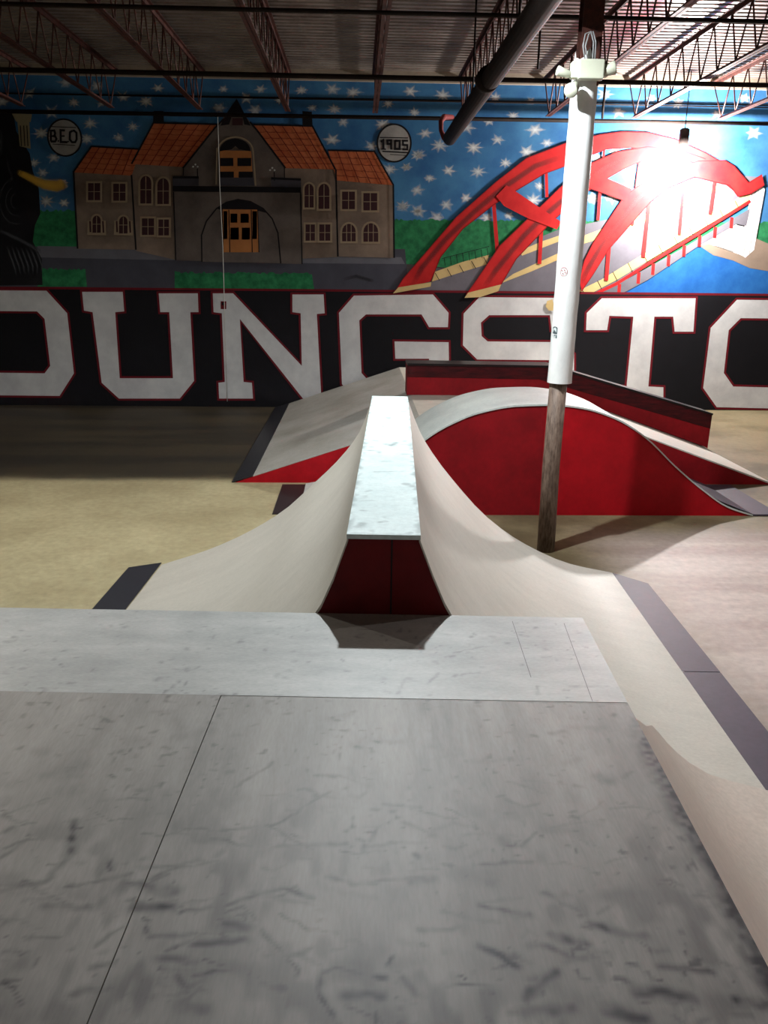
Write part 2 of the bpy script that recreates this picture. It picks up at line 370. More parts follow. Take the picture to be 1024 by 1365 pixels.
def tiles(a, bb, c, d, n, rows):   # a-b bottom, d-c top
    lp = lambda p, q, t: (p[0] + (q[0] - p[0]) * t, p[1] + (q[1] - p[1]) * t)
    for k in range(1, n): m.line([lp(a, bb, k / n), lp(d, c, k / n)], 1.1, 'roofl', same=k > 1)
    for r_ in range(1, rows):
        A_, B_ = lp(a, d, r_ / rows), lp(bb, c, r_ / rows); pts = []
        for k in range(n * 4 + 1):
            q = lp(A_, B_, k / (n * 4)); pts.append((q[0], q[1] + (1.2 if k % 4 in (1, 2, 3) else 0)))
        m.line(pts, .55, 'roofl', same=r_ > 1)
tiles(*C1((335, 443), (600, 458), (640, 338), (418, 325)), 6, 5); tiles(*C1((598, 405), (850, 420), (1010, 228), (700, 218)), 6, 8)
tiles(*C2((378, 424), (605, 430), (500, 235), (225, 228)), 6, 7); tiles(*C2((612, 480), (866, 502), (782, 350), (572, 345)), 5, 5)
for a in (C1((335, 443), (418, 325), (640, 338)), C1((600, 405), (700, 218), (1010, 226)), C2((225, 226), (500, 233), (605, 430)), C2((572, 343), (782, 348), (868, 500), (872, 832)), C1((337, 443), (355, 790)), C1((600, 455), (620, 795)), C2((607, 430), (616, 826))):
    m.line(a, 2.2, 'dark', same=False)
m.poly(C1((700, 165), (745, 165), (748, 222), (698, 220)), 'dark'); m.poly(C2((455, 165), (498, 168), (502, 236), (455, 234)), 'dark')
m.poly(C5((540, 60), (640, 190), (700, 260), (920, 560), (925, 740), (90, 740), (115, 560), (370, 240), (445, 150)), 'wall2')
m.poly(C5((540, 12), (650, 225), (600, 215), (585, 150), (500, 150), (480, 215), (410, 225), (470, 110)), 'dark')
m.line(C5((645, 195), (700, 260), (925, 560)), 2.2, 'dark'); m.line(C5((440, 170), (370, 240), (115, 560)), 2.2, 'dark')
m.poly(C5((505, 165), (588, 165), (588, 222), (505, 222)), 'pane')
m.poly([(231.5, 252), (401, 256), (403, 352), (235, 347)], 'wall2')
# arch, door, window of the gable
arch = C5((265, 1300), (262, 1090), (300, 980), (380, 880), (460, 830), (550, 808), (650, 825), (750, 880), (820, 960), (865, 1070), (888, 1312))
m.poly(arch, 'wall2'); m.line(arch, 1.8, 'dark')
m.poly(C5((385, 882), (460, 832), (550, 810), (650, 828), (755, 885), (780, 915), (700, 895), (550, 885), (420, 890)), 'dark')
m.poly(C5((425, 885), (705, 888), (715, 1225), (432, 1225)), 'orange')
for a in ((435, 900, 466, 1120), (490, 920, 545, 992), (570, 920, 636, 992), (490, 1030, 557, 1125), (580, 1030, 645, 1125), (664, 900, 700, 1120)):
    m.poly(C5((a[0], a[1]), (a[2], a[1]), (a[2], a[3]), (a[0], a[3])), 'dark', lay=0)
for x in (478, 655): m.line(C5((x, 890), (x + 8, 1225)), 1.3, 'dark')
m.line(C5((425, 885), (432, 1225)), 1.3, 'dark'); m.line(C5((706, 888), (716, 1225)), 1.3, 'dark')
ga = [(530 + 140 * -math.cos(a), 430 - 115 * math.sin(a)) for a in [math.pi * i / 12 for i in range(13)]]
m.line(C5(*(ga + [(690, 700)])), 2.2, 'cream'); m.line(C5((385, 400), (378, 690)), 1.8, 'cream')
m.poly(C5((408, 420), (655, 425), (668, 645), (410, 640)), 'orange')
gd = [(528 + 122 * -math.cos(a), 428 - 100 * math.sin(a)) for a in [math.pi * i / 12 for i in range(13)]]
m.poly(C5(*(gd + [(560, 412), (530, 385), (500, 412)])), 'dark')
for a in ((410, 480, 514, 545), (546, 480, 655, 545), (410, 588, 518, 640), (556, 588, 668, 640)): m.poly(C5((a[0], a[1]), (a[2], a[1]), (a[2], a[3]), (a[0], a[3])), 'dark', lay=0)
m.poly(C5((410, 635), (670, 635), (680, 700), (405, 700)), 'ledge')
m.poly(C5((35, 640), (240, 640), (240, 700), (35, 700)), 'ledge'); m.poly(C5((812, 650), (1048, 660), (1048, 715), (812, 705)), 'ledge')
m.poly(C5((35, 700), (1048, 712), (1048, 755), (35, 745)), 'dark'); m.poly(C5((35, 625), (240, 625), (240, 642), (35, 642)), 'dark'); m.poly(C5((812, 632), (1048, 642), (1048, 660), (812, 650)), 'dark')
m.line(C5((120, 560), (120, 620)), 1.2, 'dark'); m.line(C5((917, 560), (917, 640)), 1.2, 'dark'); m.line([(232, 256), (235, 347)], 1.6, 'dark'); m.line([(401, 256), (403, 352)], 1.6, 'dark')
for x, y in ((215, 545), (822, 572)):
    m.line(C5((x + 15, y + 20), (x + 17, y + 90)), 1.3, 'dark')
    for dx, dy in ((-18, 5), (0, -12), (18, 5)): m.fan(C5((x + dx, y + dy))[0], C5(*[(x + dx + 13 * math.cos(a), y + dy + 13 * math.sin(a)) for a in [k * math.pi / 4 for k in range(8)]]), spray_white, .8, same=False)
for a in ((195, 645, 305, 800, 0), (425, 650, 535, 805, 0), (670, 580, 770, 830, 1), (825, 600, 930, 835, 1), (685, 965, 795, 1115, 0), (835, 975, 930, 1120, 0)): win(m, CL((a[0], a[1]), (a[2], a[3])), a[4])
for a in ((238, 940, 312, 1095, 1), (480, 948, 556, 1102, 1)):
    m.poly(CL((a[0] - 45, 985), (a[2] + 45, 985), (a[2] + 50, 1120), (a[0] - 48, 1115)), 'cream'); win(m, CL((a[0], a[1]), (a[2], a[3])), 1)
    m.line(CL((a[0] - 22, 990), (a[0] - 18, 1090)), 2.2, 'pane'); m.line(CL((a[2] + 20, 990), (a[2] + 26, 1095)), 2.2, 'pane')
for a in ((220, 515, 292, 705, 1), (332, 515, 418, 715, 1), (228, 840, 302, 970, 0), (338, 840, 425, 970, 0), (520, 578, 622, 718, 0), (690, 590, 800, 728, 0), (520, 835, 628, 975, 1), (690, 830, 808, 978, 1)): win(m, C6((a[0], a[1]), (a[2], a[3])), a[4], 3 if a[4] and a[0] > 500 else 2)
m.build('painted_station', mural)
# round signs
def medal(cx, cy, rx_, ry_, strokes, skew=0):
    m = Mural(12); el = lambda k: [(cx + rx_ * k * math.cos(a) + skew * math.sin(a), cy + ry_ * k * math.sin(a)) for a in [2 * math.pi * i / 40 for i in range(40)]]
    m.poly(el(1), 'metal'); m.line(el(1), 2.2, 'dark', closed=True)
    for w, pts in strokes: m.line(pts, w, 'dark')
    m.build('painted_sign', mural)
q = lambda ox, oy, *p: cr(ox, oy, 14.63, p)
medal(86.5, 183.5, 22.3, 24.5, [
    (1.1, q(50, 145, (270, 350), (760, 370))), (1.0, q(50, 145, (300, 690), (740, 715))),
    (2.8, q(50, 145, (265, 640), (265, 430), (330, 425), (350, 480), (335, 535), (265, 535), (350, 540), (375, 590), (350, 640), (265, 640))), (2.0, q(50, 145, (400, 620), (425, 640))),
    (2.8, q(50, 145, (540, 425), (455, 420), (460, 650), (590, 655))), (2.0, q(50, 145, (460, 535), (535, 535))), (2.0, q(50, 145, (595, 635), (615, 650))),
    (2.8, q(50, 145, (690, 430), (640, 460), (635, 600), (680, 655), (740, 655), (770, 600), (765, 470), (720, 430), (690, 430)))], 1.5)
medal(525.5, 190.8, 22.4, 25, [
    (1.4, q(490, 155, (240, 415), (790, 425))), (1.8, q(490, 155, (290, 685), (790, 712))), (.8, q(490, 155, (440, 745), (740, 765))),
    (3.0, q(490, 155, (260, 500), (305, 470), (312, 640))), (1.8, q(490, 155, (265, 640), (360, 645))),
    (2.8, q(490, 155, (460, 540), (390, 540), (385, 475), (460, 470), (460, 650))),
    (2.9, q(490, 155, (535, 480), (625, 480), (625, 640), (535, 640), (535, 470))),
    (2.6, q(490, 155, (790, 480), (690, 480), (692, 560), (775, 565), (775, 650), (680, 645)))])
# steam engine at the left
m = Mural(12)
m.poly([(-260, 150), (18, 150), (22, 175), (40, 205), (44, 228), (52, 252), (54, 285), (47, 300), (44, 322), (56, 345), (57, 380), (-260, 383)], 'train')
m.poly(CT((128, 118), (215, 118), (225, 320), (145, 300)), 'post'); m.poly(CT((88, 62), (235, 68), (225, 125), (120, 122)), 'post')
for x in (150, 175, 198): m.line(CT((x, 150), (x + 8, 300)), 1.2, 'dark')
for i in range(7): m.spray(CT((50 + i * 34, 1020 + i * 4), (75 + i * 34, 1090), (105 + i * 34, 1170), (125 + i * 30, 1240)), 3.2, spray_grey, .55)
m.spray(CT((-60, 900), (60, 940), (180, 1000), (290, 1060), (300, 1080)), 6, spray_grey, .5)
for r_ in (38, 75, 120): m.spray(CT(*[(120 + r_ * math.cos(a), 700 + r_ * 1.4 * math.sin(a)) for a in [1.2 + i * .4 for i in range(10)]]), 2.6, spray_grey, .3)
m.spray(CT((0, 190), (5, 260), (2, 330), (-5, 380)), 9, spray_grey, .4); m.spray(CT((40, 330), (60, 420), (90, 520), (85, 600)), 5, spray_grey, .25)
m.spray(CT((120, 490), (170, 505), (250, 545), (330, 580), (420, 590), (455, 580), (500, 570)), [8, 11, 13, 17, 20, 19, 10], spray_yellow, .95)
m.build('painted_engine', mural)
# bridge
m = Mural(12)
m.poly([(527, 392), (574, 377), (652, 343), (745, 306), (822, 290), (900, 262), (960, 232), (1012, 236), (1000, 262), (925, 305), (822, 378), (760, 412), (620, 395)], 'road')
for a in (C3((190, 940), (205, 895), (330, 850), (450, 818), (440, 862), (330, 895)), C3((590, 800), (690, 757), (800, 720), (800, 745), (600, 822)),
          C3((498, 950), (560, 905), (700, 840), (800, 795), (800, 825), (640, 895))):
    m.poly(a, 'tan')
m.poly([(768, 318), (800, 306), (860, 285), (900, 270), (960, 245), (960, 252), (900, 280), (860, 296), (800, 318), (768, 328)], 'tan')
m.poly([(727, 400), (774, 386), (801, 373), (860, 337), (925, 296), (1004, 253), (1004, 264), (925, 311), (860, 350), (822, 373), (775, 398), (740, 414), (730, 414)], 'tan')
for x in range(12):
    t = x / 11; a = (776 + (1000 - 776) * t, 386 - (386 - 256) * t); m.line([a, (a[0] + 6, a[1] + 12)], .9, 'dark', same=x > 0)
for x in range(5): m.line(C3((205 + x * 55, 900 - x * 18), (225 + x * 55, 935 - x * 18)), .9, 'dark', same=x > 0)
m.poly(C4((40, 1180), (240, 1085), (600, 885), (930, 690), (910, 780), (860, 770), (670, 880), (400, 1060), (250, 1140), (190, 1180)), 'road')
m.line([(772, 402), (822, 378), (860, 354), (925, 315), (1000, 268)], 4.2, 'red')
for c in ((255, 1080), (355, 1020), (430, 975), (510, 930), (590, 880), (670, 830), (750, 785), (835, 735)):
    m.line(C4(c, (c[0] - 4, c[1] + 58)), 4.4, 'red', same=c[0] > 255)
for a, w in ((((658, 270), (663, 336)), 5), (((728, 228), (729, 263)), 4), (((722, 298), (719, 352)), 5), (((812, 325), (808, 374)), 5), (((865, 270), (857, 343)), 5), (((910, 255), (905, 313)), 4.5), (((953, 236), (946, 286)), 4.5), (((845, 288), (843, 300)), 3), (((800, 250), (797, 294)), 4), (((853, 212), (848, 250)), 3.5), (((805, 200), (804, 212)), 3)):
    m.line(list(a), w, 'red')
A_o = [(527, 388), (537, 372), (570, 334), (608, 290), (661, 243), (702, 211), (754, 191), (800, 180), (830, 176), (863, 177), (900, 186), (940, 204), (975, 225), (998, 244)]
A_i = [(574, 375), (587, 343), (617, 305), (658, 273), (678, 260), (725, 232), (760, 219), (790, 206), (808, 199), (840, 197), (880, 202), (925, 218), (955, 236), (985, 260)]
B_o = [(621, 393), (632, 378), (666, 328), (696, 299), (748, 249), (788, 218), (822, 203), (863, 196), (905, 200), (940, 212)]
B_i = [(668, 379), (688, 345), (731, 300), (765, 268), (800, 243), (830, 226), (862, 212), (900, 210), (935, 220)]
Cc_o = [(772, 372), (779, 347), (790, 325), (830, 265), (842, 254), (863, 240), (889, 229), (930, 215), (965, 214), (978, 222), (997, 244), (1015, 233)]
Cc_i = [(775, 388), (790, 366), (811, 332), (866, 270), (890, 250), (925, 236), (958, 244), (972, 247), (983, 262), (1000, 258), (1018, 247)]
for o_, i_ in ((A_o, A_i), (B_o, B_i), (Cc_o, Cc_i)):
    m.poly(o_ + i_[::-1], 'red'); m.line(o_, 1.1, 'redd'); m.line(i_, 1.1, 'redd')
    mid = [((a[0] + c[0]) / 2, (a[1] + c[1]) / 2) for a, c in zip(o_, i_)][:7]; m.spray(mid, 9, spray_shade, .55)
m.poly([(661, 262), (675, 247), (712, 272), (748, 296), (742, 306), (705, 292), (672, 275)], 'red'); m.poly([(782, 232), (795, 232), (842, 252), (832, 268), (782, 250)], 'red')
m.poly([(524, 391), (531, 383), (575, 376), (574, 382)], 'tan'); m.poly([(619, 397), (624, 390), (668, 379), (664, 388), (640, 396)], 'tan')
m.poly([(729, 401), (736, 399), (740, 414), (731, 414), (727, 408)], 'tan')
for i in range(8): m.line(C3((245 + i * 28, 830 - i * 6), (250 + i * 28, 868 - i * 6)), .8, 'dark', same=i > 0)
m.line(C3((235, 835), (450, 780)), .8, 'dark')
m.build('painted_bridge', mural)
m = Mural(13)
m.poly([(818, 396), (845, 383), (880, 360), (930, 327), (945, 325), (985, 342), (1024, 352), (1500, 420), (1500, 402)], 'water')
m.build('painted_river', mural)
m = Mural(15)
m.poly(C8((110, 560), (250, 540), (500, 600), (720, 700), (860, 470), (1024, 540), (3000, 800), (3000, 1200), (1024, 900), (780, 860), (560, 760), (300, 690)), 'bankb')
m.poly(C8((120, 560), (180, 490), (560, 260), (620, 300), (725, 320), (725, 720), (640, 680), (250, 545)), 'pale')
m.poly(C8((615, 262), (745, 195), (728, 322), (620, 300)), 'dark')
m.poly(C4((940, 580), (990, 568), (1006, 592), (950, 905), (905, 945), (872, 922), (910, 740)), 'pale')
m.line(C4((975, 595), (925, 930)), .8, 'metal'); m.line(C4((958, 600), (895, 925)), .8, 'metal')
for i in range(11): m.line(C8((325 + i * 22, 535 + i * 8), (328 + i * 22, 565 + i * 8)), .9, 'metal', same=i > 0)
m.line(C8((320, 560), (560, 640)), 1.0, 'metal')
m.build('painted_monument', mural)
# black lettering band and letters
m = Mural(24); m.poly([(-420, 379), (0, 383.5), (440, 387), (1024, 393), (1500, 398), (1500, 556), (1024, 549.5), (0, 540), (-420, 535)], 'black')
m.line([(-420, 379), (0, 383.5), (440, 387), (1024, 393), (1500, 398)], 3, 'edge'); m.build('painted_band', mural)
letters = {
    'O': (K7((-150, 33), (125, 35), (180, 95), (198, 255), (160, 315), (-130, 312), (-185, 255), (-200, 90)), [K7((-115, 88), (100, 90), (120, 110), (135, 235), (120, 255), (-100, 252), (-118, 232), (-128, 105))]),
    'U': (K7((220, 38), (328, 38), (332, 90), (308, 92), (320, 268), (462, 268), (452, 92), (428, 92), (424, 42), (528, 42), (530, 92), (508, 92), (518, 275), (480, 322), (318, 322), (272, 280), (248, 92), (225, 88)), []),
    'N': (K7((568, 42), (622, 42), (805, 235), (802, 95), (780, 92), (780, 45), (863, 45), (866, 95), (845, 97), (857, 322), (808, 322), (640, 110), (650, 278), (672, 280), (675, 322), (585, 322), (583, 280), (600, 278), (592, 95), (570, 92)), []),
    'G': ([(472, 394), (577, 392.5), (598, 417), (597, 436), (572, 436), (562, 419), (488, 419), (479, 427), (482, 497), (492, 508), (572, 508), (572, 478), (527, 478), (526, 455), (598, 456), (599, 515), (580, 533), (478, 533), (456, 512), (452, 417)], []),
    'S': ([(639, 396), (745, 397), (762, 415), (762, 440), (735, 440), (733, 420), (652, 420), (641, 430), (642, 448), (650, 455), (748, 456), (765, 472), (765, 515), (748, 534), (638, 534), (620, 516), (620, 495), (648, 495), (650, 510), (738, 510), (738, 480), (636, 479), (617, 460), (618, 418)], []),
    'T': ([(782, 417), (802, 397.5), (927, 397.5), (924, 442), (899, 442), (897, 422), (872, 422), (864, 515), (884, 516), (884, 538), (812, 538), (814, 516), (835, 515), (844, 422), (812, 421), (809, 440), (781, 440)], []),
    'o': ([(982, 399.5), (1105, 401), (1132, 436), (1128, 516), (1105, 546), (955, 542.5), (937, 517), (947, 437)], [[(987, 424), (971, 440), (964.5, 497), (977, 515), (1090, 518), (1103, 505), (1106, 440), (1095, 425)]]),
}
for ch, (out, holes) in letters.items():
    m = Mural(27); m.L = 27
    m.line(out, 5.5, 'edge', closed=True)
    for h in holes: m.line(h, 5.5, 'edge', closed=True, same=True)
    m.L = 28.5
    m.poly(out, 'white', holes); m.build('painted_letter', mural)
m = Mural(30); m.poly([(294.5, 401.5), (302, 401.5), (302, 412), (294.5, 412)], 'edge'); m.poly([(296, 403), (300, 403), (300, 407), (296, 407)], 'dark'); m.build('small_sticker', mural)

# ------------------------------------------------------------------ roof joists
def joist():
    t = thing('roof_joist', '', 'roof joist', (0, 0, 4.9), 'roof joists')
    b = MB()
    for s_ in (-1, 1):
        for z in (4.9, 5.55):
            pass
    b = MB()
    for s_ in (-1, 1): b.box((s_ * .028 - .022, -5.5, 5.53), (s_ * .028 + .022, WY - .02, 5.54)); b.box((s_ * .008 - .004, -5.5, 5.48), (s_ * .008 + .004, WY - .02, 5.54))
    b.build('top_chord', rust, t)
    b = MB(); ye = WY - .55
    for s_ in (-1, 1): b.box((s_ * .026 - .018, -5.5, 4.9), (s_ * .026 + .018, ye, 4.91)); b.box((s_ * .008 - .004, -5.5, 4.9), (s_ * .008 + .004, ye, 4.945))
    b.build('bottom_chord', rust, t)
    b = MB(); y = ye - .05; pts = [(0, WY - .15, 5.5), (0, y, 4.93)]; k = 0
    while y > -5.2:
        y -= .26; pts.append((0, y, 5.51 if k % 2 == 0 else 4.92)); k += 1
    for a, c in zip(pts[:-1], pts[1:]): b.tube([a, c], .011, seg=6)
    b.build('web', rust, t)
    return t
jl = {-5.37: 'rust-brown steel roof joist furthest left, only its wall end in sight', -3.96: 'rust-brown steel roof joist over the painted steam engine and round sign',
      -2.55: 'rust-brown steel roof joist ending above the left orange roof of the station', -1.14: 'rust-brown steel roof joist ending right of the painted gable peak',
      .27: 'rust-brown steel roof joist running straight to the wall near the round 1905 sign', 1.69: 'steel roof joist alongside the thick dark drain pipe',
      3.10: 'steel roof joist passing behind the white support post', 4.52: 'steel roof joist directly left of the glaring wall lamp', 5.95: 'steel roof joist at the right edge, right of the glaring lamp'}
j0 = joist()
for i, (x, l) in enumerate(jl.items()):
    o = j0 if i == 0 else copy_tree(j0); o.location = (x, 0, 4.9); o['label'] = l

# ------------------------------------------------------------------ pipes
def pipe(name, pts, r, label, cat='pipe', m=pipe_m, seg=14):
    return tag(MB().tube(pts, r, seg=seg).build(name, m), label, cat)
pipe('sprinkler_pipe', [(X0, WY - .12, 4.88), (X1, WY - .12, 4.94)], .032, 'thin dark pipe running level across the mural just under the joist ends')
pipe('sprinkler_pipe', [(X0, 11.5, 4.85), (X1, 11.5, 4.86)], .03, 'dark pipe crossing under the joists well in front of the wall')
pipe('sprinkler_pipe', [(X0, 8.75, 4.85), (X1, 8.75, 4.86)], .02, 'dark pipe crossing under the joists along the top edge of the view')
pipe('conduit', [(X0, WY - .03, 5.17), (X1, WY - .03, 5.2)], .011, 'slim conduit fixed along the top of the mural', 'conduit')
pipe('hanger_rod', [aty(717, 92, 11.5), (aty(717, 94, 11.5)[0], 11.5, CZ)], .014, 'dark rod hanging left of the support post, holding the cross pipe', 'rod')
pipe('hanger_rod', [aty(803, 158, WY - .13), (aty(803, 158, WY - .13)[0], WY - .13, CZ - .1)], .02, 'dark rod against the mural right of the post, holding the wall pipe', 'rod')
t = thing('drain_pipe', 'thick dark brown drain pipe sloping away under the roof to the mural', 'pipe', (1.42, 6, 4.45))
MB().tube([(1.40, -5, 4.5), (1.44, 13.75, 4.47)], .105, seg=20).build('pipe_run', pipe_m, t)
for y in (3.9, 9.6): MB().tube([(1.41, y, 4.485), (1.41, y + .16, 4.485)], .13, seg=20).build('coupling', pipe_m, t)
for y in (5.0, 8.0, 11.0): MB().tube([(1.42, y, 4.55), (1.42, y, CZ)], .012, seg=8).build('hanger', pipe_m, t)
redp = mat('red_primer_pipe', (120, 40, 36), .5, .4, var=.2)
b = MB(); e = [aty(603, 188, 13.7), aty(592, 184, 13.75), aty(588, 174, 13.8), aty(588, 162, 13.8), aty(592, 156, 13.9), aty(603, 156, 14.6)]
b.tube(e, [.035, .04, .035, .04, .045, .035], seg=12); b.build('elbow', redp, t)['label'] = 'rust red elbow'
cpt = [aty(290, 150, WY - .06), aty(293, 250, WY - .06), aty(297, 330, WY - .06), aty(299, 400, WY - .05), aty(303, 535, WY - .05)]
tag(MB().tube(cpt, .006, seg=6).build('hanging_cord', mat('pale_cord', (200, 198, 190))), 'thin pale cord hanging down the mural in front of the painted door and letter N', 'cord')

# ------------------------------------------------------------------ lamps
lamp_glow = bpy.data.materials.new('lamp_glass'); lamp_glow.use_nodes = True
bb = lamp_glow.node_tree.nodes['Principled BSDF']; bb.inputs['Emission Color'].default_value = (1, .96, .9, 1); bb.inputs['Emission Strength'].default_value = 60
lamp_glow_r = mat('spun_aluminium', (225, 225, 225), .5, .5, metal=.3, var=.03)
def high_bay(spec, label, reflector=True):
    x, y, z, watt, colr = spec
    t = thing('high_bay_lamp', label, 'lamp', (x, y, z), 'high-bay lamps')
    MB().tube([(x, y, z - .10), (x, y, z - .04), (x, y, z + .06), (x, y, z + .12)], [.008, .013, .013, .008] if reflector else [.015, .035, .035, .015], seg=16).build('bulb', lamp_glow, t)
    pr = [(.24, -.13), (.235, -.05), (.2, .08), (.13, .18), (.06, .22)]; rows = []
    if reflector:
        for rr, dz in pr: rows.append([(x + rr * math.cos(a), y + rr * math.sin(a), z + dz) for a in [2 * math.pi * i / 28 for i in range(29)]])
        MB().grid(rows).build('reflector', lamp_glow_r, t)
    MB().tube([(x, y, z + .14), (x, y, z + .22), (x, y, z + .24), (x, y, z + .5), (x, y, z + .52)], [.04, .05, .08, .08, .05], seg=16).build('ballast', pipe_m, t)
    if z + .52 < CZ: MB().tube([(x, y, z + .5), (x, y, CZ)], .008, seg=8).build('hook', pipe_m, t)
    l = bpy.data.lights.new('bulb_light', 'POINT'); l.energy = watt; l.color = colr; l.shadow_soft_size = .05 if reflector else .1
    lo = bpy.data.objects.new('bulb_light', l); COL.objects.link(lo); lo.parent = t; lo.location = (0, 0, -.06 if reflector else -.02)
    return t
high_bay(LAMP_WALL, 'blazing bare lamp hanging close to the mural at the right, over the painted bridge', False)
high_bay(LAMP_MID, 'lamp hanging over the spine ramp, above the top of the view')
high_bay(FILL_NEAR, 'added fill lamp over the tan floor at the left, above the view')
high_bay(FILL_BACK, 'added fill lamp over the deck behind the viewer')
high_bay(FILL_SIDE, 'added fill lamp over the pale floor at the right, outside the view')

# ------------------------------------------------------------------ spine ramp
def interp(pts):
    xs = [p[0] for p in pts]; ys = [p[1] for p in pts]; n = len(xs)
    d = [(ys[i + 1] - ys[i]) / (xs[i + 1] - xs[i]) for i in range(n - 1)]
    t = [d[0]] + [0 if d[i - 1] * d[i] <= 0 else 2 * d[i - 1] * d[i] / (d[i - 1] + d[i]) for i in range(1, n - 1)] + [d[-1]]
    def f(x):
        if x <= xs[0]: return ys[0]
        if x >= xs[-1]: return ys[-1]
        i = max(k for k in range(n - 1) if xs[k] <= x); h = xs[i + 1] - xs[i]; s = (x - xs[i]) / h
        return (2 * s**3 - 3 * s * s + 1) * ys[i] + (s**3 - 2 * s * s + s) * h * t[i] + (-2 * s**3 + 3 * s * s) * ys[i + 1] + (s**3 - s * s) * h * t[i + 1]
    return f
fR = interp([(.14, 1.5), (.25, 1.225), (.36, 1.045), (.525, .832), (.845, .49), (1.18, .257), (1.58, .083), (1.97, .004)])
fL = interp([(.14, 1.5), (.244, 1.22), (.425, .973), (.596, .802), (.926, .499), (1.467, .195), (1.99, .004)])
rs = [.14, .17, .2, .25, .3, .36, .44, .525, .62, .73, .845, .96, 1.07, 1.18, 1.31, 1.45, 1.58, 1.7, 1.83, 1.97]
spine = thing('spine_ramp', 'tall white back-to-back curved ramp with a narrow pale ridge and dark red end', 'ramp', L2W(0, 1.7, 0))
FE = 3.515
def sheet(fn, sgn, rr, f0, f1, name, m, par, nf=12, th=.018):
    b = MB(); fs = [f0 + (f1 - f0) * i / nf for i in range(nf + 1)]
    b.grid([[L2W(sgn * r, f, fn(r)) for r in (rr if sgn > 0 else rr[::-1])] for f in fs][::1] if sgn < 0 else [[L2W(sgn * r, f, fn(r)) for r in rr] for f in fs])
    for f in (f0, f1): b.grid([[L2W(sgn * r, f, fn(r)) for r in rr], [L2W(sgn * r, f, max(0, fn(r) - th)) for r in rr]], smooth=False)
    return b.build(name, m, par)
sheet(fR, 1, rs, .004, FE, 'curved_face', white_ply, spine); sheet(fL, -1, rs, .004, FE, 'curved_face', white_ply, spine)
core = [(-r, fL(r) - .012) for r in rs[::-1] if fL(r) > .03] + [(r, fR(r) - .012) for r in rs if fR(r) > .03]
core = [(core[0][0], 0)] + core + [(core[-1][0], 0)]
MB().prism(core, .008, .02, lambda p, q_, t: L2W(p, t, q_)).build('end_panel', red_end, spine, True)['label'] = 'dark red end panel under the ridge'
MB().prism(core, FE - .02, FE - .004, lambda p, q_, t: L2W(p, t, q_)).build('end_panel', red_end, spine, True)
MB().box((.03, .003, 1.17), (.036, .0085, 1.49), T=L2W).build('panel_seam', black, spine)
def plate(poly, name, par, m=plate_m, z=.008):
    MB().prism(poly, .001, z, lambda p, q_, t: L2W(p, q_, t)).build(name, m, par, True)
plate([(1.95, 1.75), (2.2, 1.75), (2.19, 3.28), (1.95, 3.515)], 'threshold_plate', spine)
plate([(-1.97, .05), (-2.22, .05), (-2.24, 3.45), (-1.99, 3.58)], 'threshold_plate', spine, mat('black_plate', (40, 40, 46), .45, .4, var=.1))

# ------------------------------------------------------------------ quarter pipe on the right of the deck
fB = interp([(.815, 1.155), (.95, .95), (1.05, .8), (1.17, .63), (1.33, .39), (1.46, .23), (1.66, .083), (1.97, .006)])
fe = interp([(.815, -.72), (.95, -.42), (1.05, -.2), (1.17, .08), (1.3, .38), (1.4, .5), (1.66, .52), (1.97, .5)])
qp = thing('quarter_pipe', 'off-white quarter pipe curving down along the right side of the deck', 'ramp', L2W(1.4, -1.5, 0))
rb = [.815, .86, .9, .95, 1.0, 1.05, 1.11, 1.17, 1.24, 1.3, 1.36, 1.42, 1.48, 1.55, 1.66, 1.76, 1.87, 1.97]
b = MB(); nf = 16
b.grid([[L2W(r, -3.4 + (fe(r) + 3.4) * i / nf, fB(r)) for r in rb] for i in range(nf + 1)])
b.build('curved_face', pink_ply, qp)
b = MB(); b.grid([[L2W(r, fe(r), fB(r)) for r in rb], [L2W(r, fe(r), 0) for r in rb]], smooth=False)
b.build('end_panel', white_ply, qp)
plate([(1.95, -3.4), (2.2, -3.4), (2.2, 1.742), (1.95, 1.742)], 'threshold_plate', qp)
# lower run of the spine's right side past the deck corner
rr_ = [r for r in rs if r > .83]; rr_ = [.815] + rr_
sheet(fR, 1, rr_, -.75, .004, 'lower_face', white_ply, qp)

